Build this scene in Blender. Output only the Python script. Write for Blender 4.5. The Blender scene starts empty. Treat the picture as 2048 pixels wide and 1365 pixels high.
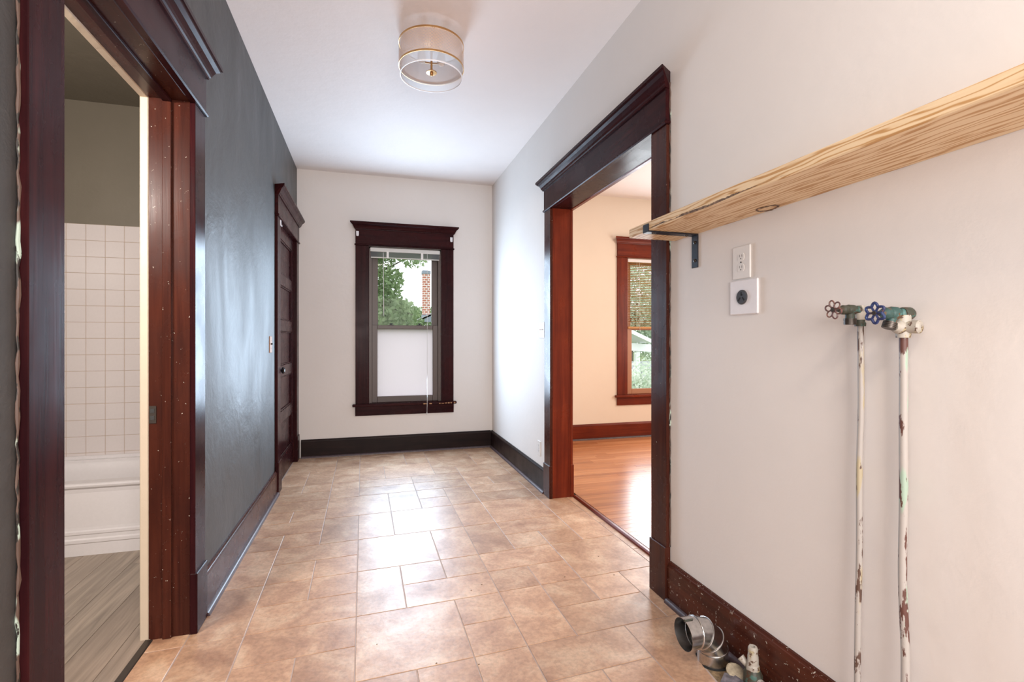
import bpy, bmesh, math, random
from mathutils import Vector, Matrix
R = math.radians
scene = bpy.context.scene
col = scene.collection

# ------------------------------------------------------------------ camera, world, lights, exposure
HCAM = 1.2
cam_d = bpy.data.cameras.new('camera'); cam = bpy.data.objects.new('camera', cam_d); col.objects.link(cam)
cam_d.sensor_width = 36.0; cam_d.lens = 990.0/2048*36.0; cam_d.clip_start = 0.02; cam_d.clip_end = 300
cam_d.shift_y = -2.5/2048
cam.location = (0, 0, HCAM); cam.rotation_euler = (R(90), 0, -math.atan2(286, 990))
scene.camera = cam
vs = scene.view_settings
vs.view_transform = 'Standard'; vs.look = 'None'; vs.gamma = 1.0; vs.use_curve_mapping = False
vs.exposure = 0.97

world = bpy.data.worlds.new('sky'); scene.world = world; world.use_nodes = True
bgn = world.node_tree.nodes['Background']
bgn.inputs['Color'].default_value = (0.93, 0.97, 1.0, 1); bgn.inputs['Strength'].default_value = 1.15

def area(name, loc, rot, sx, sy, power, color, shape='RECTANGLE'):
    l = bpy.data.lights.new(name, 'AREA'); l.shape = shape; l.size = sx
    if shape == 'RECTANGLE': l.size_y = sy
    l.energy = power; l.color = color
    o = bpy.data.objects.new(name, l); col.objects.link(o); o.location = loc; o.rotation_euler = rot
    return o
COOL = (0.62, 0.80, 1.0); WARM = (1.0, 0.86, 0.72); DAY = (0.88, 0.94, 1.0)
# daylight entering at the two windows in view and at windows of the rooms that lie out of view, plus one added side fill
area('daylight_hall_window', (0.37, 5.36, 1.36), (R(-90), 0, 0), 0.72, 1.55, 33, COOL)
area('daylight_dining_window', (3.40, 5.36, 1.36), (R(-90), 0, 0), 0.72, 1.55, 22, DAY)
area('daylight_kitchen_window', (0.3, -1.85, 1.55), (R(90), 0, 0), 1.6, 1.4, 55, (1.0, 0.955, 0.935))
area('kitchen_side_fill', (-0.68, -0.55, 1.45), (R(90), 0, R(-90)), 1.1, 1.3, 8, (1.0, 0.96, 0.94))  # unseen fill added to brighten the near right wall, no known window
area('daylight_dining_side_window', (4.65, 3.2, 1.5), (R(90), 0, R(90)), 1.6, 1.4, 24, (1.0, 0.92, 0.84))
area('kitchen_ceiling_lamp', (0.3, -0.5, 2.88), (0, 0, 0), 0.4, 0.4, 10, WARM, 'DISK')
area('dining_ceiling_lamp', (3.1, 3.0, 2.88), (0, 0, 0), 0.4, 0.4, 15, (1.0, 0.74, 0.5), 'DISK')
area('bathroom_lamp', (-1.55, 1.15, 2.05), (R(70), 0, 0), 0.5, 0.15, 26, (1.0, 0.90, 0.82))

# ------------------------------------------------------------------ mesh helpers
class MB:
    def __init__(s): s.bm = bmesh.new(); s.mats = []
    def _tag(s, faces, smooth, mi):
        for f in faces: f.smooth = smooth; f.material_index = mi
    def box(s, x0, x1, y0, y1, z0, z1, bev=0.0, mi=0):
        xs, ys, zs = sorted((x0, x1)), sorted((y0, y1)), sorted((z0, z1))
        v = [s.bm.verts.new((x, y, z)) for x in xs for y in ys for z in zs]
        fs = [s.bm.faces.new([v[i] for i in q]) for q in ((0,1,3,2),(4,6,7,5),(0,4,5,1),(2,3,7,6),(0,2,6,4),(1,5,7,3))]
        s._tag(fs, False, mi)
        if bev > 0:
            es = list({e for f in fs for e in f.edges})
            r = bmesh.ops.bevel(s.bm, geom=es, offset=bev, segments=1, profile=0.5, affect='EDGES', clamp_overlap=True)
        return s
    def mbox(s, mp, a0, a1, n0, n1, z0, z1, bev=0.0, mi=0):
        p, q = mp(a0, n0, z0), mp(a1, n1, z1)
        return s.box(p[0], q[0], p[1], q[1], p[2], q[2], bev, mi)
    def rings(s, rings, closed=True, caps=True, smooth=True, mi=0):
        V = [[s.bm.verts.new(p) for p in r] for r in rings]
        n = len(V[0]); fs = []
        for a, b in zip(V[:-1], V[1:]):
            for i in range(n if closed else n-1):
                j = (i+1) % n
                fs.append(s.bm.faces.new((a[i], a[j], b[j], b[i])))
        s._tag(fs, smooth, mi)
        if caps:
            c = [s.bm.faces.new(V[0][::-1]), s.bm.faces.new(V[-1])]; s._tag(c, False, mi)
        return s
    def tube(s, pts, rad, n=12, caps=True, smooth=True, mi=0, closed=False):
        pts = [Vector(p) for p in pts]; N = len(pts)
        rad = rad if isinstance(rad, (list, tuple)) else [rad]*N
        rs = []; up = None
        for i, p in enumerate(pts):
            if closed: t = (pts[(i+1) % N]-pts[i-1]).normalized()
            else:
                t = (pts[min(i+1, N-1)]-pts[max(i-1, 0)]).normalized()
            if up is None:
                up = Vector((0, 0, 1)) if abs(t.z) < 0.9 else Vector((1, 0, 0))
            u = (up-t*up.dot(t)).normalized(); w = t.cross(u); up = u
            rs.append([p+(u*math.cos(2*math.pi*k/n)+w*math.sin(2*math.pi*k/n))*rad[i] for k in range(n)])
        if closed: rs.append(rs[0]); caps = False
        return s.rings(rs, True, caps, smooth, mi)
    def cyl(s, p0, p1, r0, r1=None, n=20, caps=True, smooth=True, mi=0):
        return s.tube([p0, p1], [r0, r0 if r1 is None else r1], n, caps, smooth, mi)
    def lathe(s, prof, c, axis='z', n=24, caps=True, smooth=True, mi=0):
        rs = []
        for r, h in prof:
            ring = []
            for k in range(n):
                a = 2*math.pi*k/n; x, y = r*math.cos(a), r*math.sin(a)
                if axis == 'z': d = (x, y, h)
                elif axis == 'x': d = (h, x, y)
                else: d = (y, h, x)
                ring.append(Vector(c)+Vector(d))
            rs.append(ring)
        return s.rings(rs, True, caps, smooth, mi)
    def torus(s, c, u, w, R0, r, n=20, m=8, mi=0):
        c, u, w = Vector(c), Vector(u).normalized(), Vector(w).normalized()
        pts = [c+(u*math.cos(2*math.pi*k/n)+w*math.sin(2*math.pi*k/n))*R0 for k in range(n)]
        nn = u.cross(w); rs = []
        for k, p in enumerate(pts):
            d = (p-c).normalized()
            rs.append([p+(d*math.cos(2*math.pi*j/m)+nn*math.sin(2*math.pi*j/m))*r for j in range(m)])
        rs.append(rs[0])
        return s.rings(rs, True, False, True, mi)
    def prism(s, prof, a0, a1, mp, mitre=None, mi=0):
        """profile of (n, z) swept along a, mapped to the wall by mp; mitre: n beyond which the ends flare"""
        def ext(n): return max(0.0, n-mitre) if mitre is not None else 0.0
        r0 = [mp(a0-ext(n), n, z) for n, z in prof]; r1 = [mp(a1+ext(n), n, z) for n, z in prof]
        return s.rings([r0, r1], True, True, False, mi)
    def poly(s, pts, z0, z1, inset=0.0, mi=0):
        """flat polygon slab with softened upper edge"""
        pts = [Vector((p[0], p[1])) for p in pts]
        c = sum(pts, Vector((0, 0)))/len(pts)
        n = len(pts); ins = []
        for i in range(n):
            a, b, d = pts[i-1], pts[i], pts[(i+1) % n]
            e1 = (b-a).normalized(); e2 = (d-b).normalized()
            n1 = Vector((-e1.y, e1.x)); n2 = Vector((-e2.y, e2.x))
            m = n1+n2; l = m.length_squared
            m = m*(2/l)/1.0 if l > 0.3 else n1
            ins.append(b+m*inset)
        r = [[(p.x, p.y, z0) for p in pts], [(p.x, p.y, z1-inset*0.7) for p in pts], [(p.x, p.y, z1) for p in ins]]
        return s.rings(r, True, True, False, mi)
    def build(s, name, mat, parent=None, sharp=35, origin=None, recalc=True, kind=None):
        bm = s.bm
        if recalc: bmesh.ops.recalc_face_normals(bm, faces=bm.faces[:])
        me = bpy.data.meshes.new(name); bm.to_mesh(me); bm.free()
        for m in (mat if isinstance(mat, (list, tuple)) else [mat]): me.materials.append(m)
        if any(p.use_smooth for p in me.polygons): me.set_sharp_from_angle(angle=R(sharp))
        vsx = [v.co for v in me.vertices]
        lo = Vector([min(v[i] for v in vsx) for i in range(3)]); hi = Vector([max(v[i] for v in vsx) for i in range(3)])
        o0 = Vector(origin) if origin else Vector(((lo.x+hi.x)/2, (lo.y+hi.y)/2, lo.z))
        me.transform(Matrix.Translation(-o0))
        o = bpy.data.objects.new(name, me); col.objects.link(o); o['w'] = tuple(o0)
        o.location = o0
        if parent is not None:
            o.parent = parent; o.location = o0-Vector(parent['w'])
        if kind: o['kind'] = kind
        return o

def tag(o, label, cat, group=None, kind=None):
    o['label'] = label; o['category'] = cat
    if group: o['group'] = group
    if kind: o['kind'] = kind
    return o
def root(name, loc, label, cat, group=None, kind=None):
    o = bpy.data.objects.new(name, None); col.objects.link(o); o.location = loc; o['w'] = tuple(loc)
    o.empty_display_size = 0.05
    return tag(o, label, cat, group, kind)

# ------------------------------------------------------------------ materials
def nt(name):
    m = bpy.data.materials.new(name); m.use_nodes = True
    t = m.node_tree; b = t.nodes['Principled BSDF']
    return m, t, b
def node(t, typ, **kw):
    n = t.nodes.new(typ)
    for k, v in kw.items(): setattr(n, k, v)
    return n
def rgb(*c): return (c[0], c[1], c[2], 1.0)
def ramp(t, fac, stops):
    r = node(t, 'ShaderNodeValToRGB'); e = r.color_ramp.elements
    while len(e) < len(stops): e.new(0.5)
    for el, (p, c) in zip(e, stops): el.position = p; el.color = rgb(*c)
    t.links.new(fac, r.inputs['Fac']); return r
def coords(t, scale=(1, 1, 1), rand=False, space='Object'):
    tc = node(t, 'ShaderNodeTexCoord'); mp = node(t, 'ShaderNodeMapping')
    mp.inputs['Scale'].default_value = scale
    t.links.new(tc.outputs[space], mp.inputs['Vector'])
    if rand:
        oi = node(t, 'ShaderNodeObjectInfo'); mu = node(t, 'ShaderNodeMath', operation='MULTIPLY'); mu.inputs[1].default_value = 37.0
        t.links.new(oi.outputs['Random'], mu.inputs[0])
        cx = node(t, 'ShaderNodeCombineXYZ')
        for i in range(3): t.links.new(mu.outputs[0], cx.inputs[i])
        t.links.new(cx.outputs[0], mp.inputs['Location'])
    return mp
def noise(t, vec, scale, detail=4, rough=0.55, dist=0.0):
    n = node(t, 'ShaderNodeTexNoise'); n.inputs['Scale'].default_value = scale; n.inputs['Detail'].default_value = detail
    n.inputs['Roughness'].default_value = rough; n.inputs['Distortion'].default_value = dist
    t.links.new(vec.outputs[0], n.inputs['Vector']); return n
def bump(t, b, h, strength=0.2, dist=0.01):
    bp = node(t, 'ShaderNodeBump'); bp.inputs['Strength'].default_value = strength; bp.inputs['Distance'].default_value = dist
    t.links.new(h, bp.inputs['Height']); t.links.new(bp.outputs[0], b.inputs['Normal']); return bp
def mixc(t, fac, a, b_):
    m = node(t, 'ShaderNodeMix', data_type='RGBA')
    for sock, v in ((m.inputs[0], fac), (m.inputs[6], a), (m.inputs[7], b_)):
        if isinstance(v, (tuple, list)): sock.default_value = rgb(*v)
        elif isinstance(v, (int, float)): sock.default_value = v
        else: t.links.new(v, sock)
    return m.outputs[2]

def plain(name, c, rough=0.5, metal=0.0, spec=0.5, vary=0.0):
    m, t, b = nt(name); b.inputs['Base Color'].default_value = rgb(*c); b.inputs['Roughness'].default_value = rough
    b.inputs['Metallic'].default_value = metal; b.inputs['Specular IOR Level'].default_value = spec
    v = coords(t); n = noise(t, v, 60, 3)
    k = max(vary, 0.015)
    r = ramp(t, n.outputs['Fac'], [(0.3, [x*(1-k) for x in c]), (0.7, [min(1, x*(1+k)) for x in c])])
    t.links.new(r.outputs[0], b.inputs['Base Color'])
    return m
def paint(name, c, rough=0.55, blotch=0.03, bs=0.12, spec=0.35):
    m, t, b = nt(name); v = coords(t)
    n = noise(t, v, 1.6, 5, 0.6); r = ramp(t, n.outputs['Fac'], [(0.3, [x*(1-blotch) for x in c]), (0.7, [min(1, x*(1+blotch)) for x in c])])
    t.links.new(r.outputs[0], b.inputs['Base Color']); b.inputs['Roughness'].default_value = rough; b.inputs['Specular IOR Level'].default_value = spec
    n2 = noise(t, v, 9, 6, 0.6); bump(t, b, n2.outputs['Fac'], bs, 0.02)
    return m
def wood(name, axis, dark, light, rough=0.33, grain=26.0, chips=0.0, spec=0.5, bstr=0.08):
    m, t, b = nt(name); sc = [grain]*3; sc[axis] = grain*0.05
    v = coords(t, sc, True); n = noise(t, v, 1.0, 5, 0.65, 0.6)
    r = ramp(t, n.outputs['Fac'], [(0.28, dark), (0.72, light)]); c = r.outputs[0]
    v2 = coords(t, (1, 1, 1), True); n3 = noise(t, v2, 5, 4, 0.6)
    c = mixc(t, ramp(t, n3.outputs['Fac'], [(0.35, (0, 0, 0)), (0.7, (0.55,)*3)]).outputs[0], c, dark)
    if chips:
        n4 = noise(t, v2, 70, 4, 0.7); f = ramp(t, n4.outputs['Fac'], [(0.70-chips*0.06, (0, 0, 0)), (0.715-chips*0.06, (1, 1, 1))])
        c = mixc(t, f.outputs[0], c, (0.55, 0.5, 0.42))
    t.links.new(c, b.inputs['Base Color']); b.inputs['Specular IOR Level'].default_value = spec
    rr = ramp(t, n3.outputs['Fac'], [(0.3, (rough*0.8,)*3), (0.7, (rough*1.25,)*3)]); t.links.new(rr.outputs[0], b.inputs['Roughness'])
    bump(t, b, n.outputs['Fac'], bstr, 0.004)
    return m

TD, TL = (0.014, 0.0035, 0.005), (0.050, 0.0110, 0.0115)
M = {}
for i, ax in enumerate('xyz'):
    M['trim_'+ax] = wood('stained_trim_'+ax, i, TD, TL, 0.26, spec=0.07)
    M['old_'+ax] = wood('worn_trim_'+ax, i, (0.028, 0.0075, 0.0055), (0.088, 0.023, 0.013), 0.27, chips=0.12, spec=0.18)
    M['red_'+ax] = wood('red_trim_'+ax, i, (0.085, 0.0095, 0.004), (0.23, 0.036, 0.013), 0.32, spec=0.22)  # same stained trim, with the warm light on it put into a redder colour
    M['scuff_'+ax] = wood('scuffed_trim_'+ax, i, (0.040, 0.011, 0.007), (0.125, 0.034, 0.018), 0.26, chips=0.95, spec=0.2)
    M['base_'+ax] = wood('baseboard_wood_'+ax, i, (0.010, 0.006, 0.006), (0.028, 0.014, 0.012), 0.36, spec=0.14)
M['wall'] = paint('warm_white_paint', (0.76, 0.72, 0.69), 0.62, 0.02, 0.10)
M['ceil'] = paint('ceiling_paint', (0.85, 0.80, 0.785), 0.6, 0.02, 0.15)
M['cream'] = paint('cream_paint', (0.80, 0.715, 0.61), 0.5, 0.02, 0.08)
M['olive'] = paint('olive_grey_paint', (0.20, 0.175, 0.135), 0.45, 0.06, 0.2)
M['pale_edge'] = paint('ivory_edge_paint', (0.58, 0.49, 0.38), 0.45, 0.05, 0.2)

def charcoal():
    m, t, b = nt('charcoal_gloss_paint'); v = coords(t)
    n = noise(t, v, 1.3, 5, 0.6, 0.4)
    r = ramp(t, n.outputs['Fac'], [(0.3, (0.026, 0.025, 0.0245)), (0.7, (0.042, 0.040, 0.039))])
    t.links.new(r.outputs[0], b.inputs['Base Color'])
    vv = coords(t, (1, 1, 0.35)); n2 = noise(t, vv, 2.2, 6, 0.6, 0.6)
    rr = ramp(t, n2.outputs['Fac'], [(0.3, (0.46,)*3), (0.7, (0.66,)*3)]); t.links.new(rr.outputs[0], b.inputs['Roughness'])
    b.inputs['Specular IOR Level'].default_value = 1.0
    n3 = noise(t, v, 4.0, 6, 0.60, 0.3); bump(t, b, n3.outputs['Fac'], 0.42, 0.025)
    return m
M['charcoal'] = charcoal()

def vinyl():
    m, t, b = nt('stone_look_vinyl'); v = coords(t, (1, 1, 1), True)
    n = noise(t, v, 5.5, 6, 0.62, 0.5); n2 = noise(t, v, 60, 4, 0.65)
    r = ramp(t, n.outputs['Fac'], [(0.25, (0.30, 0.155, 0.092)), (0.5, (0.49, 0.30, 0.19)), (0.72, (0.66, 0.485, 0.345))])
    r2 = ramp(t, n2.outputs['Fac'], [(0.25, (0.72,)*3), (0.6, (1.06,)*3)])
    mu = node(t, 'ShaderNodeMix', data_type='RGBA', blend_type='MULTIPLY'); mu.inputs[0].default_value = 1
    t.links.new(r.outputs[0], mu.inputs[6]); t.links.new(r2.outputs[0], mu.inputs[7])
    oi = node(t, 'ShaderNodeObjectInfo'); rv = ramp(t, oi.outputs['Random'], [(0, (0.88, 0.86, 0.84)), (1, (1.1, 1.08, 1.06))])
    m2 = node(t, 'ShaderNodeMix', data_type='RGBA', blend_type='MULTIPLY'); m2.inputs[0].default_value = 1
    t.links.new(mu.outputs[2], m2.inputs[6]); t.links.new(rv.outputs[0], m2.inputs[7])
    t.links.new(m2.outputs[2], b.inputs['Base Color'])
    rr = ramp(t, n.outputs['Fac'], [(0.3, (0.46,)*3), (0.7, (0.37,)*3)]); t.links.new(rr.outputs[0], b.inputs['Roughness'])
    n3 = noise(t, v, 28, 5, 0.6); bump(t, b, n3.outputs['Fac'], 0.10, 0.01)
    b.inputs['Specular IOR Level'].default_value = 0.72
    return m
M['vinyl'] = vinyl()
M['grout'] = plain('grout', (0.42, 0.33, 0.29), 0.6)

def plank_mat(name, axis, cols, rough, grain, contrast=0.75):
    m, t, b = nt(name); sc = [grain]*3; sc[axis] = grain*0.06
    v = coords(t, sc, True); n = noise(t, v, 1.0, 6, 0.6, 1.2)
    oi = node(t, 'ShaderNodeObjectInfo'); r = ramp(t, oi.outputs['Random'], [(i/(len(cols)-1), c) for i, c in enumerate(cols)])
    g = ramp(t, n.outputs['Fac'], [(0.3, (contrast,)*3), (0.7, (1.12,)*3)])
    mu = node(t, 'ShaderNodeMix', data_type='RGBA', blend_type='MULTIPLY'); mu.inputs[0].default_value = 1
    t.links.new(r.outputs[0], mu.inputs[6]); t.links.new(g.outputs[0], mu.inputs[7])
    t.links.new(mu.outputs[2], b.inputs['Base Color']); b.inputs['Roughness'].default_value = rough
    bump(t, b, n.outputs['Fac'], 0.05, 0.004)
    return m
M['oak'] = plank_mat('orange_strip_oak', 0, [(0.34, 0.115, 0.045), (0.46, 0.18, 0.07), (0.40, 0.145, 0.055), (0.52, 0.22, 0.095), (0.44, 0.165, 0.06)], 0.27, 30)
M['lvp'] = plank_mat('greyed_plank', 1, [(0.36, 0.285, 0.225), (0.44, 0.36, 0.29), (0.31, 0.24, 0.19)], 0.45, 24, 0.55)

def pine():
    m, t, b = nt('knotty_pine'); tc = node(t, 'ShaderNodeTexCoord'); mp = node(t, 'ShaderNodeMapping')
    mp.inputs['Scale'].default_value = (1, 0.16, 1.0); t.links.new(tc.outputs['Object'], mp.inputs['Vector'])
    n0 = noise(t, mp, 3.0, 2, 0.4)
    w = node(t, 'ShaderNodeTexWave', wave_type='BANDS', bands_direction='X'); w.inputs['Scale'].default_value = 23; w.inputs['Distortion'].default_value = 11
    w.inputs['Detail'].default_value = 2; w.inputs['Detail Scale'].default_value = 1.3
    mp2 = node(t, 'ShaderNodeMapping'); mp2.inputs['Scale'].default_value = (1.0, 0.13, 1.5); mp2.inputs['Rotation'].default_value = (0, R(48), 0)
    t.links.new(tc.outputs['Object'], mp2.inputs['Vector']); t.links.new(mp2.outputs[0], w.inputs['Vector'])
    r = ramp(t, w.outputs['Fac'], [(0.0, (0.80, 0.62, 0.40)), (0.6, (0.76, 0.56, 0.34)), (0.95, (0.50, 0.27, 0.10))])
    v3 = coords(t, (60, 2.5, 60)); n3 = noise(t, v3, 1, 4, 0.6)
    c = mixc(t, ramp(t, n3.outputs['Fac'], [(0.4, (0, 0, 0)), (0.8, (0.35,)*3)]).outputs[0], r.outputs[0], (0.66, 0.44, 0.24))
    t.links.new(c, b.inputs['Base Color']); b.inputs['Roughness'].default_value = 0.5
    bump(t, b, w.outputs['Fac'], 0.05, 0.003)
    return m
M['pine'] = pine()
M['bark'] = plain('dark_bark_streak', (0.17, 0.11, 0.075), 0.9, vary=0.7)
M['knot'] = plain('pine_knot', (0.42, 0.22, 0.10), 0.6, vary=0.2)

def peeling(name, base, under, under2, thr, sc=(30, 30, 7)):
    m, t, b = nt(name); v = coords(t, sc); n = noise(t, v, 1.0, 5, 0.65)
    n2 = noise(t, v, 0.6, 3, 0.5)
    f = ramp(t, n.outputs['Fac'], [(thr, (0, 0, 0)), (thr+0.02, (1, 1, 1))])
    f2 = ramp(t, n2.outputs['Fac'], [(0.55, (0, 0, 0)), (0.58, (1, 1, 1))])
    c = mixc(t, f2.outputs[0], base, under2); c = mixc(t, f.outputs[0], c, under)
    t.links.new(c, b.inputs['Base Color']); b.inputs['Roughness'].default_value = 0.5
    bump(t, b, f.outputs[0], -0.3, 0.002)
    return m
M['pipe'] = peeling('peeling_pipe_paint', (0.40, 0.37, 0.345), (0.10, 0.055, 0.04), (0.42, 0.36, 0.24), 0.55)
M['pipe2'] = peeling('worn_pipe_paint', (0.42, 0.39, 0.365), (0.11, 0.045, 0.035), (0.34, 0.45, 0.36), 0.53)
M['bead'] = peeling('layered_paint_bead', (0.10, 0.06, 0.045), (0.02, 0.015, 0.012), (0.42, 0.52, 0.44), 0.52, (40, 40, 10))
M['verdigris'] = peeling('verdigris_brass', (0.050, 0.055, 0.040), (0.07, 0.035, 0.020), (0.05, 0.12, 0.10), 0.55, (60, 60, 60))
M['verdigris2'] = peeling('teal_corroded_brass', (0.035, 0.085, 0.078), (0.11, 0.055, 0.025), (0.06, 0.16, 0.15), 0.55, (50, 50, 50))
M['crust'] = peeling('flaky_fitting_paint', (0.42, 0.39, 0.34), (0.12, 0.07, 0.05), (0.40, 0.34, 0.21), 0.555, (55, 55, 55))
M['wheel_red'] = peeling('worn_wheel_paint', (0.10, 0.05, 0.05), (0.22, 0.13, 0.10), (0.16, 0.07, 0.06), 0.56, (120,)*3)
M['wheel_blue'] = peeling('blue_wheel_paint', (0.016, 0.026, 0.10), (0.10, 0.06, 0.06), (0.03, 0.055, 0.16), 0.62, (120,)*3)
M['dkmetal'] = plain('dark_threads', (0.09, 0.075, 0.065), 0.4, 0.7)
M['plastic'] = plain('white_plastic', (0.78, 0.76, 0.74), 0.35)
M['plastic2'] = plain('bright_white_plastic', (0.82, 0.81, 0.84), 0.35)
M['slot'] = plain('dark_slot', (0.03, 0.03, 0.03), 0.6)
M['socket'] = plain('grey_receptacle', (0.06, 0.06, 0.065), 0.3)
M['brownplate'] = plain('tan_plate', (0.42, 0.24, 0.15), 0.4)
M['black'] = plain('black_steel', (0.022, 0.022, 0.03), 0.42, 0.4)
M['knob'] = plain('black_knob', (0.012, 0.012, 0.014), 0.15)
M['galv'] = plain('galvanised_steel', (0.62, 0.61, 0.60), 0.26, 1.0, vary=0.18)
M['gold'] = plain('brushed_gold', (0.60, 0.36, 0.16), 0.28, 1.0)
M['goldmesh'] = plain('gold_mesh', (0.78, 0.58, 0.45), 0.4, 0.5)
M['porcelain'] = plain('white_enamel', (0.80, 0.77, 0.78), 0.12)
M['walltile'] = plain('white_glazed_tile', (0.76, 0.70, 0.69), 0.10)
M['tilegrout'] = plain('beige_grout', (0.55, 0.43, 0.34), 0.7)
M['sash'] = plain('brown_sash', (0.085, 0.058, 0.050), 0.4)
M['sash_tan'] = plain('tan_sash', (0.42, 0.20, 0.11), 0.4)
M['blindwhite'] = plain('white_blind', (0.62, 0.61, 0.58), 0.4)
M['blindgrey'] = plain('pale_slat', (0.42, 0.44, 0.46), 0.4)
M['cord'] = plain('white_cord', (0.72, 0.70, 0.68), 0.6)
M['subfloor'] = plain('dusty_subfloor', (0.22, 0.15, 0.08), 0.9, vary=0.5)
M['scrap'] = plain('blue_grey_scrap', (0.14, 0.13, 0.15), 0.6, vary=0.5)
M['cement'] = plain('beige_cement', (0.42, 0.36, 0.26), 0.9, vary=0.25)
M['dark'] = plain('black_gap', (0.01, 0.01, 0.01), 0.9)
M['shoe'] = plain('dusty_shoe_moulding', (0.075, 0.050, 0.055), 0.35, vary=0.25)

def translucent(name, c, fac=0.6, rough=0.5):
    m, t, b = nt(name); b.inputs['Base Color'].default_value = rgb(*c); b.inputs['Roughness'].default_value = rough
    tr = node(t, 'ShaderNodeBsdfTranslucent'); tr.inputs['Color'].default_value = rgb(*c)
    mx = node(t, 'ShaderNodeMixShader'); mx.inputs[0].default_value = fac
    v = coords(t); n = noise(t, v, 40, 3); r = ramp(t, n.outputs['Fac'], [(0.2, [x*0.995 for x in c]), (0.8, c)])
    t.links.new(r.outputs[0], tr.inputs['Color']); t.links.new(r.outputs[0], b.inputs['Base Color'])
    t.links.new(b.outputs[0], mx.inputs[1]); t.links.new(tr.outputs[0], mx.inputs[2])
    t.links.new(mx.outputs[0], t.nodes['Material Output'].inputs['Surface']); return m
M['frost'] = translucent('frosted_film', (0.91, 0.86, 0.90), 0.85)
M['slat'] = translucent('honey_slat', (0.70, 0.38, 0.13), 0.35, 0.4)
def glass(name, tint, refl=0.06, haze=0.0):
    m, t, b = nt(name); t.nodes.remove(b)
    tr = node(t, 'ShaderNodeBsdfTransparent'); tr.inputs[0].default_value = rgb(*tint)
    gl = node(t, 'ShaderNodeBsdfGlossy'); gl.inputs['Roughness'].default_value = 0.02
    mx = node(t, 'ShaderNodeMixShader'); v = coords(t); n = noise(t, v, 3, 2); r = ramp(t, n.outputs['Fac'], [(0, (refl*0.9,)*3), (1, (refl*1.1,)*3)])
    t.links.new(r.outputs[0], mx.inputs[0]); t.links.new(tr.outputs[0], mx.inputs[1]); t.links.new(gl.outputs[0], mx.inputs[2])
    out = mx
    if haze:
        d = node(t, 'ShaderNodeBsdfTranslucent'); d.inputs[0].default_value = rgb(0.85, 0.83, 0.82)
        m2 = node(t, 'ShaderNodeMixShader'); m2.inputs[0].default_value = haze
        t.links.new(mx.outputs[0], m2.inputs[1]); t.links.new(d.outputs[0], m2.inputs[2]); out = m2
    t.links.new(out.outputs[0], t.nodes['Material Output'].inputs['Surface']); return m
M['glass'] = glass('window_glass', (0.97, 0.98, 0.98), 0.003)
M['shade'] = glass('sheer_white_shade', (0.96, 0.94, 0.93), 0.03, 0.62)

# ------------------------------------------------------------------ room shell
XL, XR, YB, ZC, YR = -0.70, 1.33, 5.41, 2.93, -1.9
XL2, XR2 = -0.86, 1.475          # far faces of the side walls
BX0, BY0, BY1, BZ = -2.36, 0.9, 3.98, 2.80   # bathroom
DX1, DY0 = 4.7, 0.6              # dining room
mR = lambda a, n, z: (XR-n, a, z)
mR2 = lambda a, n, z: (XR2+n, a, z)
mL = lambda a, n, z: (XL+n, a, z)
mBk = lambda a, n, z: (a, YB-n, z)

BD0, BD1, BDZ = 1.396, 2.296, 2.165     # bathroom doorway (casing inner edges)
CD0, CD1, CDZ = 4.325, 5.255, 2.165     # closet doorway
OP0, OP1, OPZ = 2.113, 3.50, 2.190      # wide opening to the dining room
W1 = (0.0, 0.755, 0.53, 2.185)          # hall window opening
W2 = (3.02, 3.775, 0.53, 2.20)          # dining window opening

m = MB()
m.box(XL2, XL, YR, BD0-.005, -.03, ZC).box(XL2, XL, BD0-.005, BD1+.005, BDZ+.005, ZC).box(XL2, XL, BD1+.005, CD0-.005, -.03, ZC)
m.box(XL2, XL, CD0-.005, CD1+.005, CDZ+.005, ZC).box(XL2, XL, CD1+.005, YB+.18, -.03, ZC)
tag(m.build('wall_left', M['charcoal']), 'charcoal glossy painted plaster wall with patched bumps', 'wall', kind='structure')
m = MB()
m.box(XR, XR2, YR, OP0-.005, -.03, ZC).box(XR, XR2, OP0-.005, OP1+.005, OPZ+.005, ZC).box(XR, XR2, OP1+.005, YB+.18, -.03, ZC)
tag(m.build('wall_right', M['wall']), 'warm white wall with shelf, outlets and water pipes', 'wall', kind='structure')
def wall_with_window(name, x0, x1, W, mat, label):
    m = MB(); a, b, z0, z1 = W
    m.box(x0, a, YB, YB+.18, -.03, ZC).box(b, x1, YB, YB+.18, -.03, ZC).box(a, b, YB, YB+.18, -.03, z0).box(a, b, YB, YB+.18, z1, ZC)
    return tag(m.build(name, mat), label, 'wall', kind='structure')
wall_with_window('wall_back', XL, XR, W1, M['wall'], 'warm white end wall around the half-frosted window')
wall_with_window('wall_back.001', XR2, DX1, W2, M['cream'], 'cream wall around the window of the next room')
tag(MB().box(XL2, XR2, YR-.1, YR, -.03, ZC).build('wall_front', M['wall']), 'warm white wall facing the end window', 'wall', kind='structure')
m = MB().box(DX1, DX1+.1, DY0, YB+.18, -.03, ZC); tag(m.build('wall_right.001', M['cream']), 'cream side wall of the next room', 'wall', kind='structure')
m = MB().box(XR2, DX1+.1, DY0-.1, DY0, -.03, ZC); tag(m.build('wall_front.001', M['cream']), 'cream wall of the next room facing its window', 'wall', kind='structure')
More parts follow.
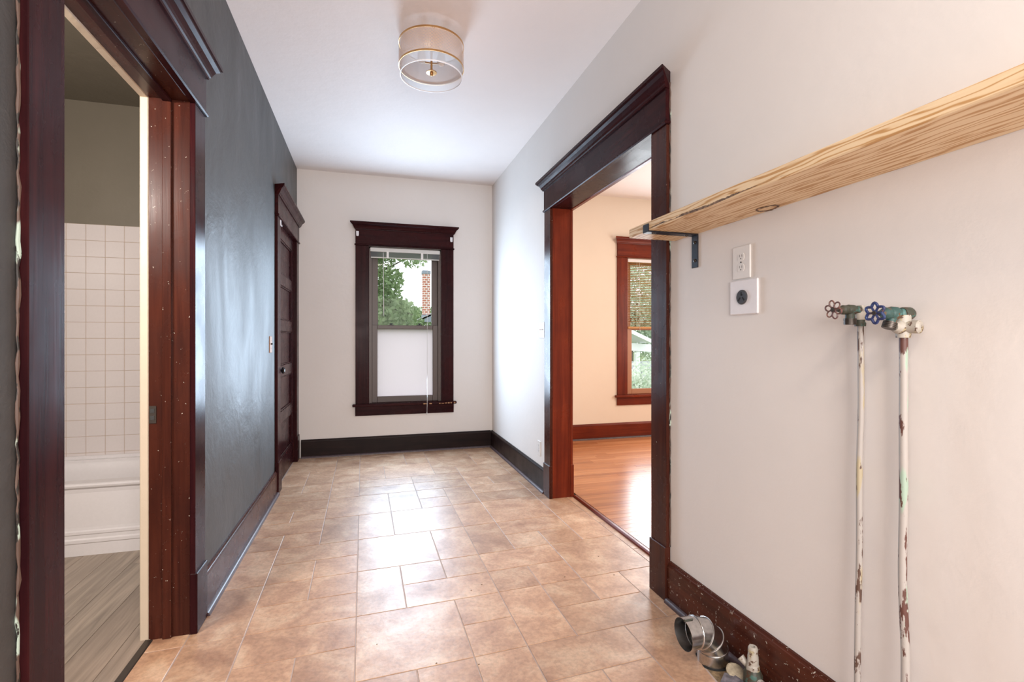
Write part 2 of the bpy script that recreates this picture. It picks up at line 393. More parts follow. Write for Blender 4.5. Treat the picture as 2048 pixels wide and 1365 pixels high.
# bathroom walls
m = MB().box(BX0, XL2, BY1, BY1+.1, -.03, BZ); wb = tag(m.build('wall_back.002', M['olive']), 'olive grey bathroom wall above white tile', 'wall', kind='structure')
tag(MB().box(BX0-.1, BX0, BY0, BY1+.1, -.03, BZ).build('wall_left.001', M['olive']), 'olive grey side wall of the bathroom', 'wall', kind='structure')
tag(MB().box(BX0-.1, XL2, BY0-.1, BY0, -.03, BZ).build('wall_front.002', M['olive']), 'olive grey bathroom wall facing the tub', 'wall', kind='structure')
tag(MB().box(XL2, XR2, YR-.1, YB+.18, ZC, ZC+.1).build('ceiling', M['ceil']), 'off-white plaster ceiling with a drum light', 'ceiling', kind='structure')
tag(MB().box(XR2, DX1+.1, DY0-.1, YB+.18, ZC, ZC+.1).build('ceiling.001', M['ceil']), 'pinkish white ceiling of the next room', 'ceiling', kind='structure')
tag(MB().box(BX0-.1, XL2, BY0-.1, BY1+.1, BZ, BZ+.1).build('ceiling.002', M['olive']), 'olive grey bathroom ceiling', 'ceiling', kind='structure')

# ---- hall floor: vinyl slab with individually built tiles
fl = tag(MB().box(XL2, 1.50, YR, YB, -.06, -.002).build('floor', M['grout']), 'tan stone-look vinyl floor of mixed rectangular tiles', 'floor', kind='structure')
U = 0.2155; XG0 = -0.675; YG2 = 1.832; TH = R(0.64); SH = 0.036
def g2w(i, j):
    """tile-grid line (i, j) -> room coordinates"""
    x = XG0+U*i; y = YG2+0.2155*(j-2)+SH*(x-0.4)
    return (x*math.cos(TH)-y*math.sin(TH), x*math.sin(TH)+y*math.cos(TH))
known = [  # (col, row, width, height)
 (3,2,2,2),(5,2,1,1),(5,3,1,1),(6,2,1,2),(7,3,1,1),(7,2,2,1),(8,3,1,1),(9,2,1,2),
 (3,4,1,2),(4,5,1,1),(4,4,2,1),(5,5,1,1),(6,4,1,1),(7,4,1,1),(6,5,2,1),(8,4,2,2),
 (3,6,2,2),(5,6,1,2),(6,6,1,2),(7,6,1,1),(8,6,1,1),(7,7,2,1),(9,6,1,2),
 (1,2,1,1),(2,2,1,1),(1,3,2,1),(1,4,2,1),(1,5,1,1),(2,5,1,1),(0,4,1,2),(0,2,1,2),(1,6,1,1),(2,6,1,1),(1,7,2,1),(0,6,1,2),
 (0,8,1,1),(1,8,1,1),(2,8,1,2),(0,9,2,1),(0,10,1,1),(1,10,1,1),(0,11,2,1),(2,10,2,2),
 (3,8,1,2),(4,8,2,2),(6,8,1,2),(7,8,2,2),(9,8,1,2),
 (5,0,1,2),(3,0,1,2),(4,0,1,2),(6,1,2,1),(6,0,1,1),(7,0,1,1),(8,0,2,2),(0,0,1,2),(1,0,1,2),(2,0,1,2)]
rnd = random.Random(5)
occ = {}
tiles = []
def put(c, r, w, h):
    for a in range(w):
        for b_ in range(h): occ[(c+a, r+b_)] = 1
    tiles.append((c, r, w, h))
for k in known: put(*k)
for r_ in range(-17, 20):
    for c_ in range(-1, 11):
        if (c_, r_) in occ: continue
        opts = [(2, 2), (2, 1), (1, 2), (1, 1), (2, 1), (1, 1)]; rnd.shuffle(opts)
        for w, h in opts:
            if c_+w <= 11 and all((c_+a, r_+b_) not in occ for a in range(w) for b_ in range(h)):
                put(c_, r_, w, h); break
def clip(poly, axis, lim, keep_less):
    out = []
    ins = lambda p: (p[axis] <= lim) if keep_less else (p[axis] >= lim)
    for i in range(len(poly)):
        a, b_ = poly[i-1], poly[i]
        if ins(a) != ins(b_):
            f = (lim-a[axis])/(b_[axis]-a[axis]); out.append((a[0]+(b_[0]-a[0])*f, a[1]+(b_[1]-a[1])*f))
        if ins(b_): out.append(b_)
    return out
G = 0.0022 / U
for c_, r_, w, h in tiles:
    p = [g2w(c_+G, r_+G), g2w(c_+w-G, r_+G), g2w(c_+w-G, r_+h-G), g2w(c_+G, r_+h-G)]
    cy = sum(q[1] for q in p)/4
    x_lo = -0.832 if 1.2 < cy < 2.5 else XL-.01
    x_hi = 1.494 if OP0-.25 < cy < OP1+.25 else XR+.01
    for ax, lim, ls in ((0, x_lo, False), (0, x_hi, True), (1, YR+.01, False), (1, YB+.005, True)):
        p = clip(p, ax, lim, ls)
        if len(p) < 3: break
    if len(p) < 3: continue
    A = abs(sum(p[i-1][0]*p[i][1]-p[i][0]*p[i-1][1] for i in range(len(p))))/2
    if A < 0.0008: continue
    if (c_, r_, w, h) == (8, 0, 2, 2):   # vinyl cut away around the vent and drain
        p = [g2w(8+G, 0+G), (1.160, g2w(9, 0)[1]), (1.168, 1.47), (1.176, 1.53), (1.186, 1.585), (1.198, 1.622), (1.225, 1.650), (1.28, 1.662), (XR, 1.66), (XR, g2w(9.3, 2-G)[1]), g2w(8+G, 2-G)]
    MB().poly(p, -.0022, 0.0, 0.0012).build('tile', M['vinyl'], fl)

# ---- dining room strip floor
fl2 = tag(MB().box(1.497, DX1, DY0, YB, -.06, .004).build('floor.001', M['dark']), 'glossy orange strip wood floor of the next room', 'floor', kind='structure')
rnd = random.Random(8); y = DY0+1.05; nb = 0
while y < YB-.005:
    w = min(.0605, YB-y); x = 1.532; first = True
    while x < DX1-.01:
        L = rnd.uniform(.5, 1.0) if first else rnd.uniform(1.4, 2.2)
        if DX1-(x+L) < .45: L = DX1-x
        first = False
        MB().box(x+.0004, x+L-.0004, y+.0005, y+w-.0005, .0038, .010, .0006).build('floorboard', M['oak'], fl2); nb += 1
        x += L
    y += w
# ---- bathroom plank floor
fl3 = tag(MB().box(BX0, -.836, BY0, BY1, -.06, -.001).build('floor.002', M['dark']), 'grey-brown plank floor of the bathroom', 'floor', kind='structure')
rnd = random.Random(3); x = -1.075-.147*9
for k in range(11):
    x0, x1 = max(x, BX0), min(x+.147, -.838); y = BY0-rnd.uniform(0, .9)
    if x1-x0 > .01:
        while y < BY1:
            y1 = min(y+1.22, BY1)
            if y1 > BY0+.02: MB().box(x0+.0007, x1-.0007, max(y, BY0)+.0006, y1-.0006, -.001, .004, .0008).build('plank', M['lvp'], fl3)
            y = y1
    x += .147

# ------------------------------------------------------------------ trim, baseboards
def casing(parent, mp, a0, a1, z1, mats, cw=.135, z0=0.0, plinth=True, sides=(1, 1), ends=(0, 0), th=.02):
    mx, mz = mats
    for sd, (i0, i1) in zip(sides, ((a0-cw, a0), (a1, a1+cw))):
        if sd == 0: continue
        zz = .245 if plinth else z0
        MB().mbox(mp, i0, i1, 0, th, zz, z1, .002).build('side_casing', mz, parent)
        if plinth: MB().mbox(mp, i0-.003, i1+.004, 0, th+.008, 0.0, .247, .003).build('plinth_block', mz, parent)
    e0, e1 = a0-cw-ends[0], a1+cw+ends[1]
    MB().mbox(mp, e0-.01, e1+.01, 0, th+.013, z1, z1+.016, .005).build('fillet', mx, parent)
    MB().mbox(mp, e0, e1, 0, th+.004, z1+.016, z1+.175, .0015).build('head_board', mx, parent)
    b0 = th+.004; q = z1+.165
    prof = [(0, q), (b0+.008, q), (b0+.010, q+.008), (b0+.016, q+.012), (b0+.020, q+.024), (b0+.030, q+.042), (b0+.044, q+.052), (b0+.046, q+.058), (b0+.052, q+.060), (b0+.052, q+.075), (0, q+.078)]
    MB().prism(prof, e0, e1, mp, mitre=b0).build('cap_moulding', mx, parent)

# bathroom doorway
t1 = root('trim_1', (XL, (BD0+BD1)/2, 0), 'dark stained bathroom door casing without its door', 'door frame', kind='structure')
casing(t1, mL, BD0, BD1, BDZ, (M['trim_y'], M['trim_z']), .128)
JB0 = -.845
for y0, y1 in ((BD0-.022, BD0-.004), (BD1+.004, BD1+.022)):
    MB().box(JB0, XL, y0, y1, -.01, BDZ+.02, .001).build('jamb', M['old_z'], t1)
MB().box(JB0, XL, BD0-.004, BD1+.004, BDZ+.004, BDZ+.022, .001).build('head_jamb', M['old_y'], t1)
for y0, y1 in ((BD0-.004, BD0+.008), (BD1-.008, BD1+.004)):
    MB().box(-.795, -.763, y0, y1, 0.0, BDZ-.008, .002).build('door_stop', M['old_z'], t1)
MB().box(-.795, -.763, BD0-.004, BD1+.004, BDZ-.008, BDZ+.004, .002).build('door_stop', M['trim_y'], t1)
for y0, y1 in ((BD0-.06, BD0-.004), (BD1+.001, BD1+.05)):
    MB().box(-.875, JB0, y0, y1, 0, BDZ+.05, .003).build('ivory_edge', M['pale_edge'], t1)
MB().box(-.875, JB0, BD0-.06, BD1+.05, BDZ+.001, BDZ+.06, .003).build('ivory_edge', M['pale_edge'], t1)
sp = MB().box(-.842, -.818, BD1+.0005, BD1+.006, .865, .935, .001).build('strike_plate', M['dkmetal'], t1)
for z0 in (.880, .908): MB().box(-.838, -.824, BD1-.0008, BD1+.003, z0, z0+.016).build('strike_hole', M['slot'], sp)
# built-up paint bead along the near casing
rnd = random.Random(4); pts = []; rad = []
for k in range(90):
    z = k*2.5/89; pts.append((XL+.003+rnd.uniform(-.001, .002), BD0-.128-.003+rnd.uniform(-.002, .002), z)); rad.append(rnd.uniform(.002, .0048))
MB().tube(pts, rad, 7).build('paint_bead', M['bead'], t1)
# closet doorway + door
t2 = root('trim_2', (XL, (CD0+CD1)/2, 0), 'dark stained closet door casing tight to the corner', 'door frame', kind='structure')
casing(t2, mL, CD0, CD1, CDZ, (M['trim_y'], M['trim_z']), .135)
for y0, y1 in ((CD0-.02, CD0-.003), (CD1+.003, CD1+.02)): MB().box(XL2+.01, XL, y0, y1, 0, CDZ+.02).build('jamb', M['trim_z'], t2)
MB().box(XL2+.01, XL, CD0-.003, CD1+.003, CDZ+.003, CDZ+.02).build('head_jamb', M['trim_y'], t2)
d1 = root('door_1', (XL-.03, (CD0+CD1)/2, 0), 'dark five-panel closet door with a black knob', 'door', kind='structure')
dx0, dx1 = XL-.05, XL-.012
y0, y1 = CD0, CD1
for a, b in ((y0+.001, y0+.105), (y1-.105, y1-.001)): MB().box(dx0, dx1, a, b, .008, CDZ, .0015).build('stile', M['trim_z'], d1)
zr = [.008, .20]; ph = (CDZ-.11-.20-4*.095)/5
zz = .20; rails = [(.008, .20)]
pan = []
for k in range(5):
    pan.append((zz, zz+ph)); rails.append((zz+ph, zz+ph+(.095 if k < 4 else .11))); zz += ph+.095
for a, b in rails: MB().box(dx0, dx1-.0005, y0+.105, y1-.105, a, min(b, CDZ), .0015).build('rail', M['trim_y'], d1)
for a, b in pan:
    p = MB().box(dx0+.012, dx1-.016, y0+.100, y1-.100, a-.005, b+.005).build('panel', M['trim_y'], d1)
    m = MB()
    for s in ((y0+.105, y0+.118, a, b), (y1-.118, y1-.105, a, b), (y0+.105, y1-.105, a, a+.013), (y0+.105, y1-.105, b-.013, b)):
        m.box(dx1-.016, dx1-.005, s[0], s[1], s[2], s[3], .004)
    m.build('panel_moulding', M['trim_y'], p)
kb = MB().lathe([(.026, 0), (.026, .004), (.010, .008), (.009, .022), (.016, .026), (.026, .034), (.028, .044), (.022, .053), (.008, .057)], (dx1, 4.395, .95), 'x', 20).build('door_knob', M['knob'], d1)
MB().box(dx1, dx1+.003, 4.372, 4.418, .85, .985, .001).build('knob_plate', M['black'], d1)
# wide opening
t3 = root('trim_3', (XR, (OP0+OP1)/2, 0), 'tall dark stained cased opening into the orange-floored room', 'door frame', kind='structure')
casing(t3, mR, OP0, OP1, OPZ, (M['trim_y'], M['old_z']), .130)
casing(t3, mR2, OP0, OP1, OPZ, (M['red_y'], M['red_z']), .130)
for y0, y1, mt in ((OP0-.022, OP0-.004, 'red_z'), (OP1+.004, OP1+.022, 'red_z')): MB().box(XR, XR2, y0, y1, -.01, OPZ+.02, .001).build('jamb', M[mt], t3)
MB().box(XR, XR2, OP0-.004, OP1+.004, OPZ+.004, OPZ+.022, .001).build('head_jamb', M['trim_y'], t3)
rnd = random.Random(14); pts = []; rad = []
for k in range(90):
    z = .25+k*2.13/89; pts.append((XR-.003+rnd.uniform(-.001, .001), OP0-.130-.003+rnd.uniform(-.001, .001), z)); rad.append(rnd.uniform(.002, .005))
MB().tube(pts, rad, 7).build('paint_bead', M['bead'], t3)
prof = [(0, 0), (.036, 0), (.036, .004), (.028, .013), (.010, .015), (.002, .009)]
m = MB(); mT = lambda a, n, z: (1.495+n, a, z)
m.prism(prof, OP0+.001, OP1-.001, mT); tag(m.build('trim_4', M['red_y']), 'reddish wooden threshold strip between vinyl and wood floor', 'threshold', kind='structure')
m = MB(); mT2 = lambda a, n, z: (-.858+n, a, z)
m.prism([(0, 0), (.030, 0), (.026, .003), (.004, .006)], BD0+.001, BD1-.001, mT2); tag(m.build('trim_5', M['dkmetal']), 'thin dark threshold strip at the bathroom floor edge', 'threshold', kind='structure')

def baseboard(name, mp, a0, a1, label, mats, h=.185, shoe='shoe', z0=0.0, th=.018):
    r = root(name, mp((a0+a1)/2, 0, z0), label, 'baseboard', kind='structure')
    prof = [(0, z0), (th, z0), (th, h-.022), (th-.003, h-.012), (th-.006, h-.010), (th-.010, h-.001), (0, h)]
    MB().prism(prof, a0, a1, mp).build('board', mats, r)
    q = [(th, z0)]+[(th+.019*math.cos(k*R(15)), z0+.019*math.sin(k*R(15))) for k in range(7)]
    MB().prism(q, a0, a1, mp).build('shoe_moulding', M[shoe], r)
    return r
baseboard('baseboard_left', mL, BD1+.133, CD0-.14, 'dark brown baseboard under the charcoal wall', M['old_y'])
baseboard('baseboard_left.001', mL, YR, BD0-.133, 'dark baseboard on the near side of the bathroom door', M['old_y'])
baseboard('baseboard_back', mBk, XL+.04, XR-.018, 'dark brown baseboard below the end window', M['base_x'])
baseboard('baseboard_right', mR, OP1+.136, YB, 'dark baseboard under the low outlet', M['base_y'])
baseboard('baseboard_right.001', mR, YR, OP0-.135, 'scuffed paint-flecked brown baseboard behind the dryer vent', M['scuff_y'])
baseboard('baseboard_back.001', mBk, XR2, DX1, 'red-brown baseboard in the next room', M['red_x'], .195, 'shoe', .010)

# ------------------------------------------------------------------ windows
def window(name, W, mats, sash, frost, label, lock=True):
    a0, a1, z0, z1 = W; mx, mz = mats
    r = root(name, ((a0+a1)/2, YB, z0), label, 'window', kind='structure')
    casing(r, mBk, a0, a1, z1, mats, .135, z0+.0, False)
    m = MB().mbox(mBk, a0-.165, a1+.165, 0, .052, z0-.028, z0, .006); m.build('stool', mx, r)
    MB().mbox(mBk, a0-.138, a1+.138, 0, .018, z0-.125, z0-.028, .002).build('apron', mx, r)
    MB().box(a0-.001, a1+.001, YB, YB+.16, z0-.028, z0+.004).build('inner_sill', mx, r)
    # frame liner
    for x0, x1 in ((a0, a0+.030), (a1-.030, a1)): MB().box(x0, x1, YB+.012, YB+.15, z0, z1, .002).build('frame_liner', sash, r)
    MB().box(a0, a1, YB+.012, YB+.15, z1-.025, z1, .002).build('frame_liner', sash, r)
    zm = z0+(z1-z0)*.487
    def make_sash(y0, y1, zb, zt, sb, st, ss, pm):
        s = MB()
        s.box(a0+.030, a0+.030+ss, y0, y1, zb, zt, .003).box(a1-.030-ss, a1-.030, y0, y1, zb, zt, .003)
        s.box(a0+.030+ss, a1-.030-ss, y0, y1, zb, zb+sb, .003).box(a0+.030+ss, a1-.030-ss, y0, y1, zt-st, zt, .003)
        o = s.build('sash', sash, r)
        yc = (y0+y1)/2
        MB().box(a0+.030+ss-.004, a1-.030-ss+.004, yc-.002, yc+.002, zb+sb-.004, zt-st+.004).build('pane', pm, o)
        return o
    lo = make_sash(YB+.030, YB+.062, z0+.004, zm+.020, .062, .040, .055, frost or M['glass'])
    make_sash(YB+.075, YB+.107, zm-.025, z1-.025, .040, .05, .062, M['glass'])
    if lock:
        for fx in (.30, .70):
            x = a0+(a1-a0)*fx
            MB().box(x-.028, x+.028, YB+.034, YB+.060, zm+.020, zm+.026, .001).cyl((x, YB+.047, zm+.026), (x, YB+.047, zm+.036), .009, .007, 12).box(x-.02, x+.024, YB+.036, YB+.046, zm+.034, zm+.041, .002).build('sash_lock', M['black'], lo)
    return r
win1 = window('window_1', W1, (M['trim_x'], M['trim_z']), M['sash'], M['frost'], 'dark-cased sash window with frosted lower pane')
rnd = random.Random(12)
for k in range(11):   # bare wood where paint chipped off the stool's edge
    xa = .56+k*.033+rnd.uniform(-.006, .006)
    if k in (3, 4): continue
    MB().box(xa, xa+rnd.uniform(.014, .03), YB-.0528, YB-.050, W1[2]-.022, W1[2]-.022+rnd.uniform(.006, .014), .0006).build('bare_chip', M['knot'], win1)
window('window_2', W2, (M['red_x'], M['red_z']), M['sash_tan'], None, 'red-brown cased window with honey blinds in the next room', False)

# raised white blind on the hall window
b1 = root('window_blind', (.375, YB, 2.07), 'white mini blind pulled up to the top of the end window', 'blind')
MB().box(.012, .742, YB-.012, YB+.018, 2.128, 2.170, .003).build('head_rail', M['blindwhite'], b1)
for k in range(11):
    z = 2.126-k*.0046
    MB().prism([(-.014, z-.0016), (0, z-.0002), (.012, z-.0016), (.012, z-.0024), (0, z-.0010), (-.014, z-.0024)], .018, .736, mBk).build('slat', M['blindgrey'], b1)
MB().box(.018, .736, YB-.010, YB+.012, 2.062, 2.074, .003).build('bottom_rail', M['blindwhite'], b1)
for x in (.19, .55): MB().box(x-.012, x+.012, YB-.0125, YB-.0095, 2.064, 2.135, .001).build('ladder_clip', M['plastic'], b1)
MB().tube([(.605, YB-.016, 2.13), (.603, YB-.030, 1.5), (.600, YB-.056, .56), (.597, YB-.058, .42)], .0020, 6).build('pull_cord', M['cord'], b1)
MB().lathe([(.003, .03), (.007, .004), (.004, 0)], (.597, YB-.058, .395), 'z', 10).build('cord_tassel', M['cord'], b1)
MB().tube([(.145, YB-.015, 2.12), (.150, YB-.020, 1.45)], .003, 6).build('tilt_wand', M['cord'], b1)
# lowered honey blind in the dining room
b2 = root('window_blind', (3.40, YB, 1.33), 'honey-coloured slatted blind lowered to half of the next room\'s window', 'blind')
MB().box(3.035, 3.762, YB-.004, YB+.026, 2.150, 2.190, .002).build('head_rail', M['plastic2'], b2)
k = 0; z = 2.142
sl = None
while z > 1.372:
    if sl is None:
        m = MB(); c, s = math.cos(R(-13)), math.sin(R(-13))
        m.rings([[(x, YB+.010+dy*c, z+dy*s+dz) for dy, dz in ((-.0125, 0), (0, .002), (.0125, 0), (.0125, -.0009), (0, .0011), (-.0125, -.0009))] for x in (3.038, 3.76)], True, True, False)
        sl = m.build('slat', M['slat'], b2); z_first = sl.location.z
    else:
        o = sl.copy(); col.objects.link(o); o.parent = b2; o.location.z = z_first-k*.0205
    k += 1; z -= .0205
MB().box(3.036, 3.762, YB-.004, YB+.024, 1.335, 1.362, .004).build('bottom_rail', M['slat'], b2)
for x in (3.155, 3.66): MB().tube([(x, YB-.005, 2.15), (x, YB-.005, 1.34)], .0012, 5).build('ladder_cord', M['cord'], b2)
MB().tube([(3.19, YB-.008, 2.15), (3.195, YB-.010, 1.30)], .002, 5).build('pull_cord', M['cord'], b2)
# little clear-plastic curtain brackets on the head boards
def bracket_tab(loc, mp_n, label):
    x, y, z = loc; dx, dy = mp_n
    r = root('curtain_bracket', (x, y, z), label, 'curtain bracket', 'small plastic curtain brackets')
    ax = abs(dy) > 0
    w = (.013, .003) if ax else (.003, .013)
    MB().box(x-w[0], x+w[0], y-w[1], y+w[1], z, z+.045, .001).build('back_plate', M['plastic2'], r)
    MB().box(x-w[0]*.8+dx*.008, x+w[0]*.8+dx*.008, y-w[1]*.8+dy*.008, y+w[1]*.8+dy*.008, z-.008, z+.008, .002).build('hook', M['plastic2'], r)
bracket_tab((-.115, YB-.027, 2.285), (0, -1), 'clear plastic curtain bracket at the window header end towards the closet door')
bracket_tab((.865, YB-.027, 2.275), (0, -1), 'clear plastic curtain bracket at the window header end towards the cased opening')
bracket_tab((XL+.023, CD0-.02, 2.11), (1, 0), 'white plastic tab on the closet door casing')

# ------------------------------------------------------------------ ceiling drum light
LX, LY = .345, 2.86
lt = root('ceiling_light', (LX, LY, ZC), 'gold mesh drum ceiling light with sheer white inner shade', 'ceiling light')
MB().lathe([(.070, 0), (.070, -.022), (.060, -.028), (.012, -.030), (.010, -.032)], (LX, LY, ZC), 'z', 32).build('canopy', M['gold'], lt)
RO, zt, zb = .185, 2.895, 2.757
def ring_band(r, z0, z1, th=.003): 
    m = MB(); n = 64
    m.lathe([(r, z0), (r, z1), (r-th, z1), (r-th, z0), (r, z0)], (LX, LY, 0), 'z', n, caps=False); return m
ring_band(RO, zt-.010, zt).build('top_band', M['gold'], lt, sharp=30)
ring_band(RO, zb, zb+.010).build('lower_band', M['gold'], lt, sharp=30)
m = MB(); NS = 150; seg = 7
for sgn in (1, -1):
    for k in range(NS):
        r0, r1 = [], []
        for j in range(seg+1):
            f = j/seg; a = 2*math.pi*k/NS+sgn*f*0.30; z = zb+.008+(zt-zb-.016)*f
            da = .0006/RO
            r0.append((LX+(RO-.001)*math.cos(a-da*2), LY+(RO-.001)*math.sin(a-da*2), z)); r1.append((LX+(RO-.001)*math.cos(a+da*2), LY+(RO-.001)*math.sin(a+da*2), z))
        m.rings([r0, r1], False, False, False)
m.build('wire_mesh', M['goldmesh'], lt, recalc=False, kind='stuff')
m = MB(); n = 64; m.lathe([(RO-.010, 2.885), (RO-.010, 2.712)], (LX, LY, 0), 'z', n, caps=False); m.build('inner_shade', M['shade'], lt, recalc=False)
ring_band(RO-.008, 2.708, 2.714, .004).build('shade_rim', M['plastic2'], lt, sharp=30)
MB().cyl((LX, LY, ZC-.03), (LX, LY, 2.735), .006, n=14).build('stem', M['gold'], lt)
MB().lathe([(.030, 0), (.030, -.004), (.010, -.007), (.009, -.018), (.004, -.021)], (LX, LY, 2.737), 'z', 24).build('finial', M['gold'], lt)
for sx in (-1, 1): 
    MB().cyl((LX+sx*.055, LY, ZC-.03), (LX+sx*.055, LY, ZC-.075), .014, n=14).lathe([(.012, 0), (.022, -.025), (.026, -.05), (.018, -.072), (.004, -.080)], (LX+sx*.055, LY, ZC-.07), 'z', 16).build('bulb', M['plastic'], lt)
for k in range(3):
    a = k*2*math.pi/3+.5; MB().tube([(LX+.06*math.cos(a), LY+.06*math.sin(a), ZC-.026), (LX+(RO-.004)*math.cos(a), LY+(RO-.004)*math.sin(a), zt-.006)], .003, 6).build('spoke', M['gold'], lt)

# ------------------------------------------------------------------ shelf on the right wall
SY1 = 1.945; SX0 = 1.096; SZ = 1.646; SH_T = .038
sh = root('shelf_board', ((SX0+XR)/2, .8, SZ), 'unfinished knotty pine board shelf on the white wall', 'shelf')
MB().box(SX0, XR, -.35, SY1, SZ, SZ+SH_T, .003).build('board', M['pine'], sh)
rnd = random.Random(2); m = MB()   # bark streak along the lower front edge
lo_, hi_ = [], []; h_ = .004
for k in range(120):
    f = k/119; y = 1.79-f*.70; env = (math.sin(math.pi*min(1, f*1.15))**.5 if f < .86 else .3)
    h_ = max(.0006, min(.009, h_+rnd.uniform(-.0028, .0028))); zz = SZ+.0045+.003*math.sin(f*9)
    lo_.append((SX0-.0004, y, zz)); hi_.append((SX0-.0004, y, zz+h_*env))
m.rings([lo_, hi_], False, False, False)
m.build('bark_streak', M['bark'], sh, recalc=False)
kn = MB(); kc = (1.295, 1.368)
pts = [(kc[0]+.026*math.cos(a)*(1+.15*math.sin(3*a)), kc[1]+.040*math.sin(a), SZ-.0005) for a in [2*math.pi*i/24 for i in range(24)]]
kn.tube(pts, [.0015+.0022*abs(math.sin(i*1.7)) for i in range(24)], 6, closed=True); kn.build('knot_ring', M['bark'], sh)
br = root('shelf_bracket', (XR, 1.80, SZ), 'black steel lipped angle bracket under the pine shelf end', 'bracket')
by0, by1 = 1.78, 1.82
MB().box(XR-.005, XR, by0, by1, 1.505, SZ-.001, .001).build('wall_leg', M['black'], br)
MB().box(SX0-.005, XR, by0, by1, SZ-.006, SZ-.0005, .001).build('arm', M['black'], br)
MB().box(SX0-.006, SX0-.001, by0, by1, SZ-.006, SZ+.028, .001).build('lip', M['black'], br)
for z in (1.535, 1.612): MB().lathe([(.0075, 0), (.007, -.002), (.003, -.004)], (XR-.005, 1.80, z), 'x', 14).build('screw', M['dkmetal'], br)
for x in (SX0+.03, XR-.045): MB().lathe([(.007, 0), (.006, -.003), (.002, -.005)], (x, 1.80, SZ-.006), 'z', 12).build('screw', M['dkmetal'], br)

# ------------------------------------------------------------------ electrical plates
def duplex(name, mp, a, z, label, w=.070, h=.114, sgn=1, mat='plastic'):
    r = root(name, mp(a, 0, z-h/2), label, 'outlet')
    MB().mbox(mp, a-w/2, a+w/2, 0, .006, z-h/2, z+h/2, .0025).build('cover_plate', M[mat], r)
    for dz in (-.0205, .0205):
        pts = []
        f = MB(); ring = []
        for k in range(24):
            t_ = 2*math.pi*k/24; ca, sa = math.cos(t_), math.sin(t_)
            ring.append((a+.0165*math.copysign(abs(ca)**.5, ca), z+dz+.0143*math.copysign(abs(sa)**.75, sa)))
        f.rings([[mp(q[0], n, q[1]) for q in ring] for n in (.004, .0075)], True, True, False)
        fo = f.build('socket_face', M[mat], r)
        for da, sw in ((-.006, .0016), (.006, .0016)): MB().mbox(mp, a+da-sw/2, a+da+sw/2, .0072, .0079, z+dz-.001, z+dz+.008).build('slot', M['slot'], fo)
        MB().mbox(mp, a-.002, a+.002, .0072, .0079, z+dz-.009, z+dz-.005).build('slot', M['slot'], fo)
    p = mp(a, .0068, z); ax = 'x' if abs(mp(0, 1, 0)[0]-mp(0, 0, 0)[0]) > .5 else 'y'
    MB().lathe([(.003, -.001), (.003, .0008), (.001, .0012)], p, ax, 10).build('screw', M['dkmetal'], r)
    return r
duplex('wall_outlet', mR, 1.526, 1.487, 'white duplex outlet above the square dryer outlet plate', .090, .122)
duplex('wall_outlet', mR, 3.80, .32, 'white duplex outlet low on the wall above the baseboard', .075, .120)
do = root('dryer_outlet', (XR, 1.513, 1.293), 'square white plate with round grey dryer receptacle', 'outlet')
MB().box(XR-.008, XR, 1.443, 1.583, 1.293, 1.421, .003).build('cover_plate', M['plastic2'], do)
rc = MB().lathe([(.027, 0), (.027, -.004), (.0245, -.006), (.002, -.0055)], (XR-.007, 1.518, 1.357), 'x', 32).build('receptacle', M['socket'], do)
for (da, dz, rot) in ((0, .012, 0), (-.0105, -.007, 40), (.0105, -.007, -40)):
    c = Vector((XR-.0130, 1.518-da, 1.357+dz)); m = MB()
    u = Vector((0, math.cos(R(rot)), math.sin(R(rot)))); v = Vector((0, -math.sin(R(rot)), math.cos(R(rot))))
    if rot == 0:
        for uu, vv, hw, hh in ((0, 0, .0022, .0062), (-.003, -.0042, .0035, .002)):
            m.rings([[c+u*(uu+x*hw)+v*(vv+y_*hh)+Vector((n, 0, 0)) for x, y_ in ((-1, -1), (1, -1), (1, 1), (-1, 1))] for n in (-.0004, .0012)], True, True, False)
    else:
        m.rings([[c+u*x*.0024+v*y_*.0078+Vector((n, 0, 0)) for x, y_ in ((-1, -1), (1, -1), (1, 1), (-1, 1))] for n in (-.0004, .0012)], True, True, False)
    m.build('slot', M['dark'], rc)
def switch(mp, a, z, label, w, h, mat, tmat, n=1):
    r = root('light_switch', mp(a, 0, z-h/2), label, 'light switch')
    MB().mbox(mp, a-w/2, a+w/2, 0, .006, z-h/2, z+h/2, .002).build('cover_plate', M[mat], r)
    for k in range(n):
        aa = a+(k-(n-1)/2)*.046
        MB().mbox(mp, aa-.005, aa+.005, .005, .018, z-.002, z+.010, .002).build('toggle', M[tmat], r)
        for dz in (-.03, .03): 
            MB().mbox(mp, aa-.0025, aa+.0025, .0055, .007, z+dz-.0025, z+dz+.0025, .001).build('screw', M['dkmetal'], r)
switch(mR, 3.735, 1.277, 'white toggle switch plate beside the cased opening', .115, .128, 'plastic', 'plastic2', 2)
switch(mL, 4.00, 1.165, 'tan wooden-coloured switch plate on the charcoal wall', .085, .122, 'brownplate', 'slot')

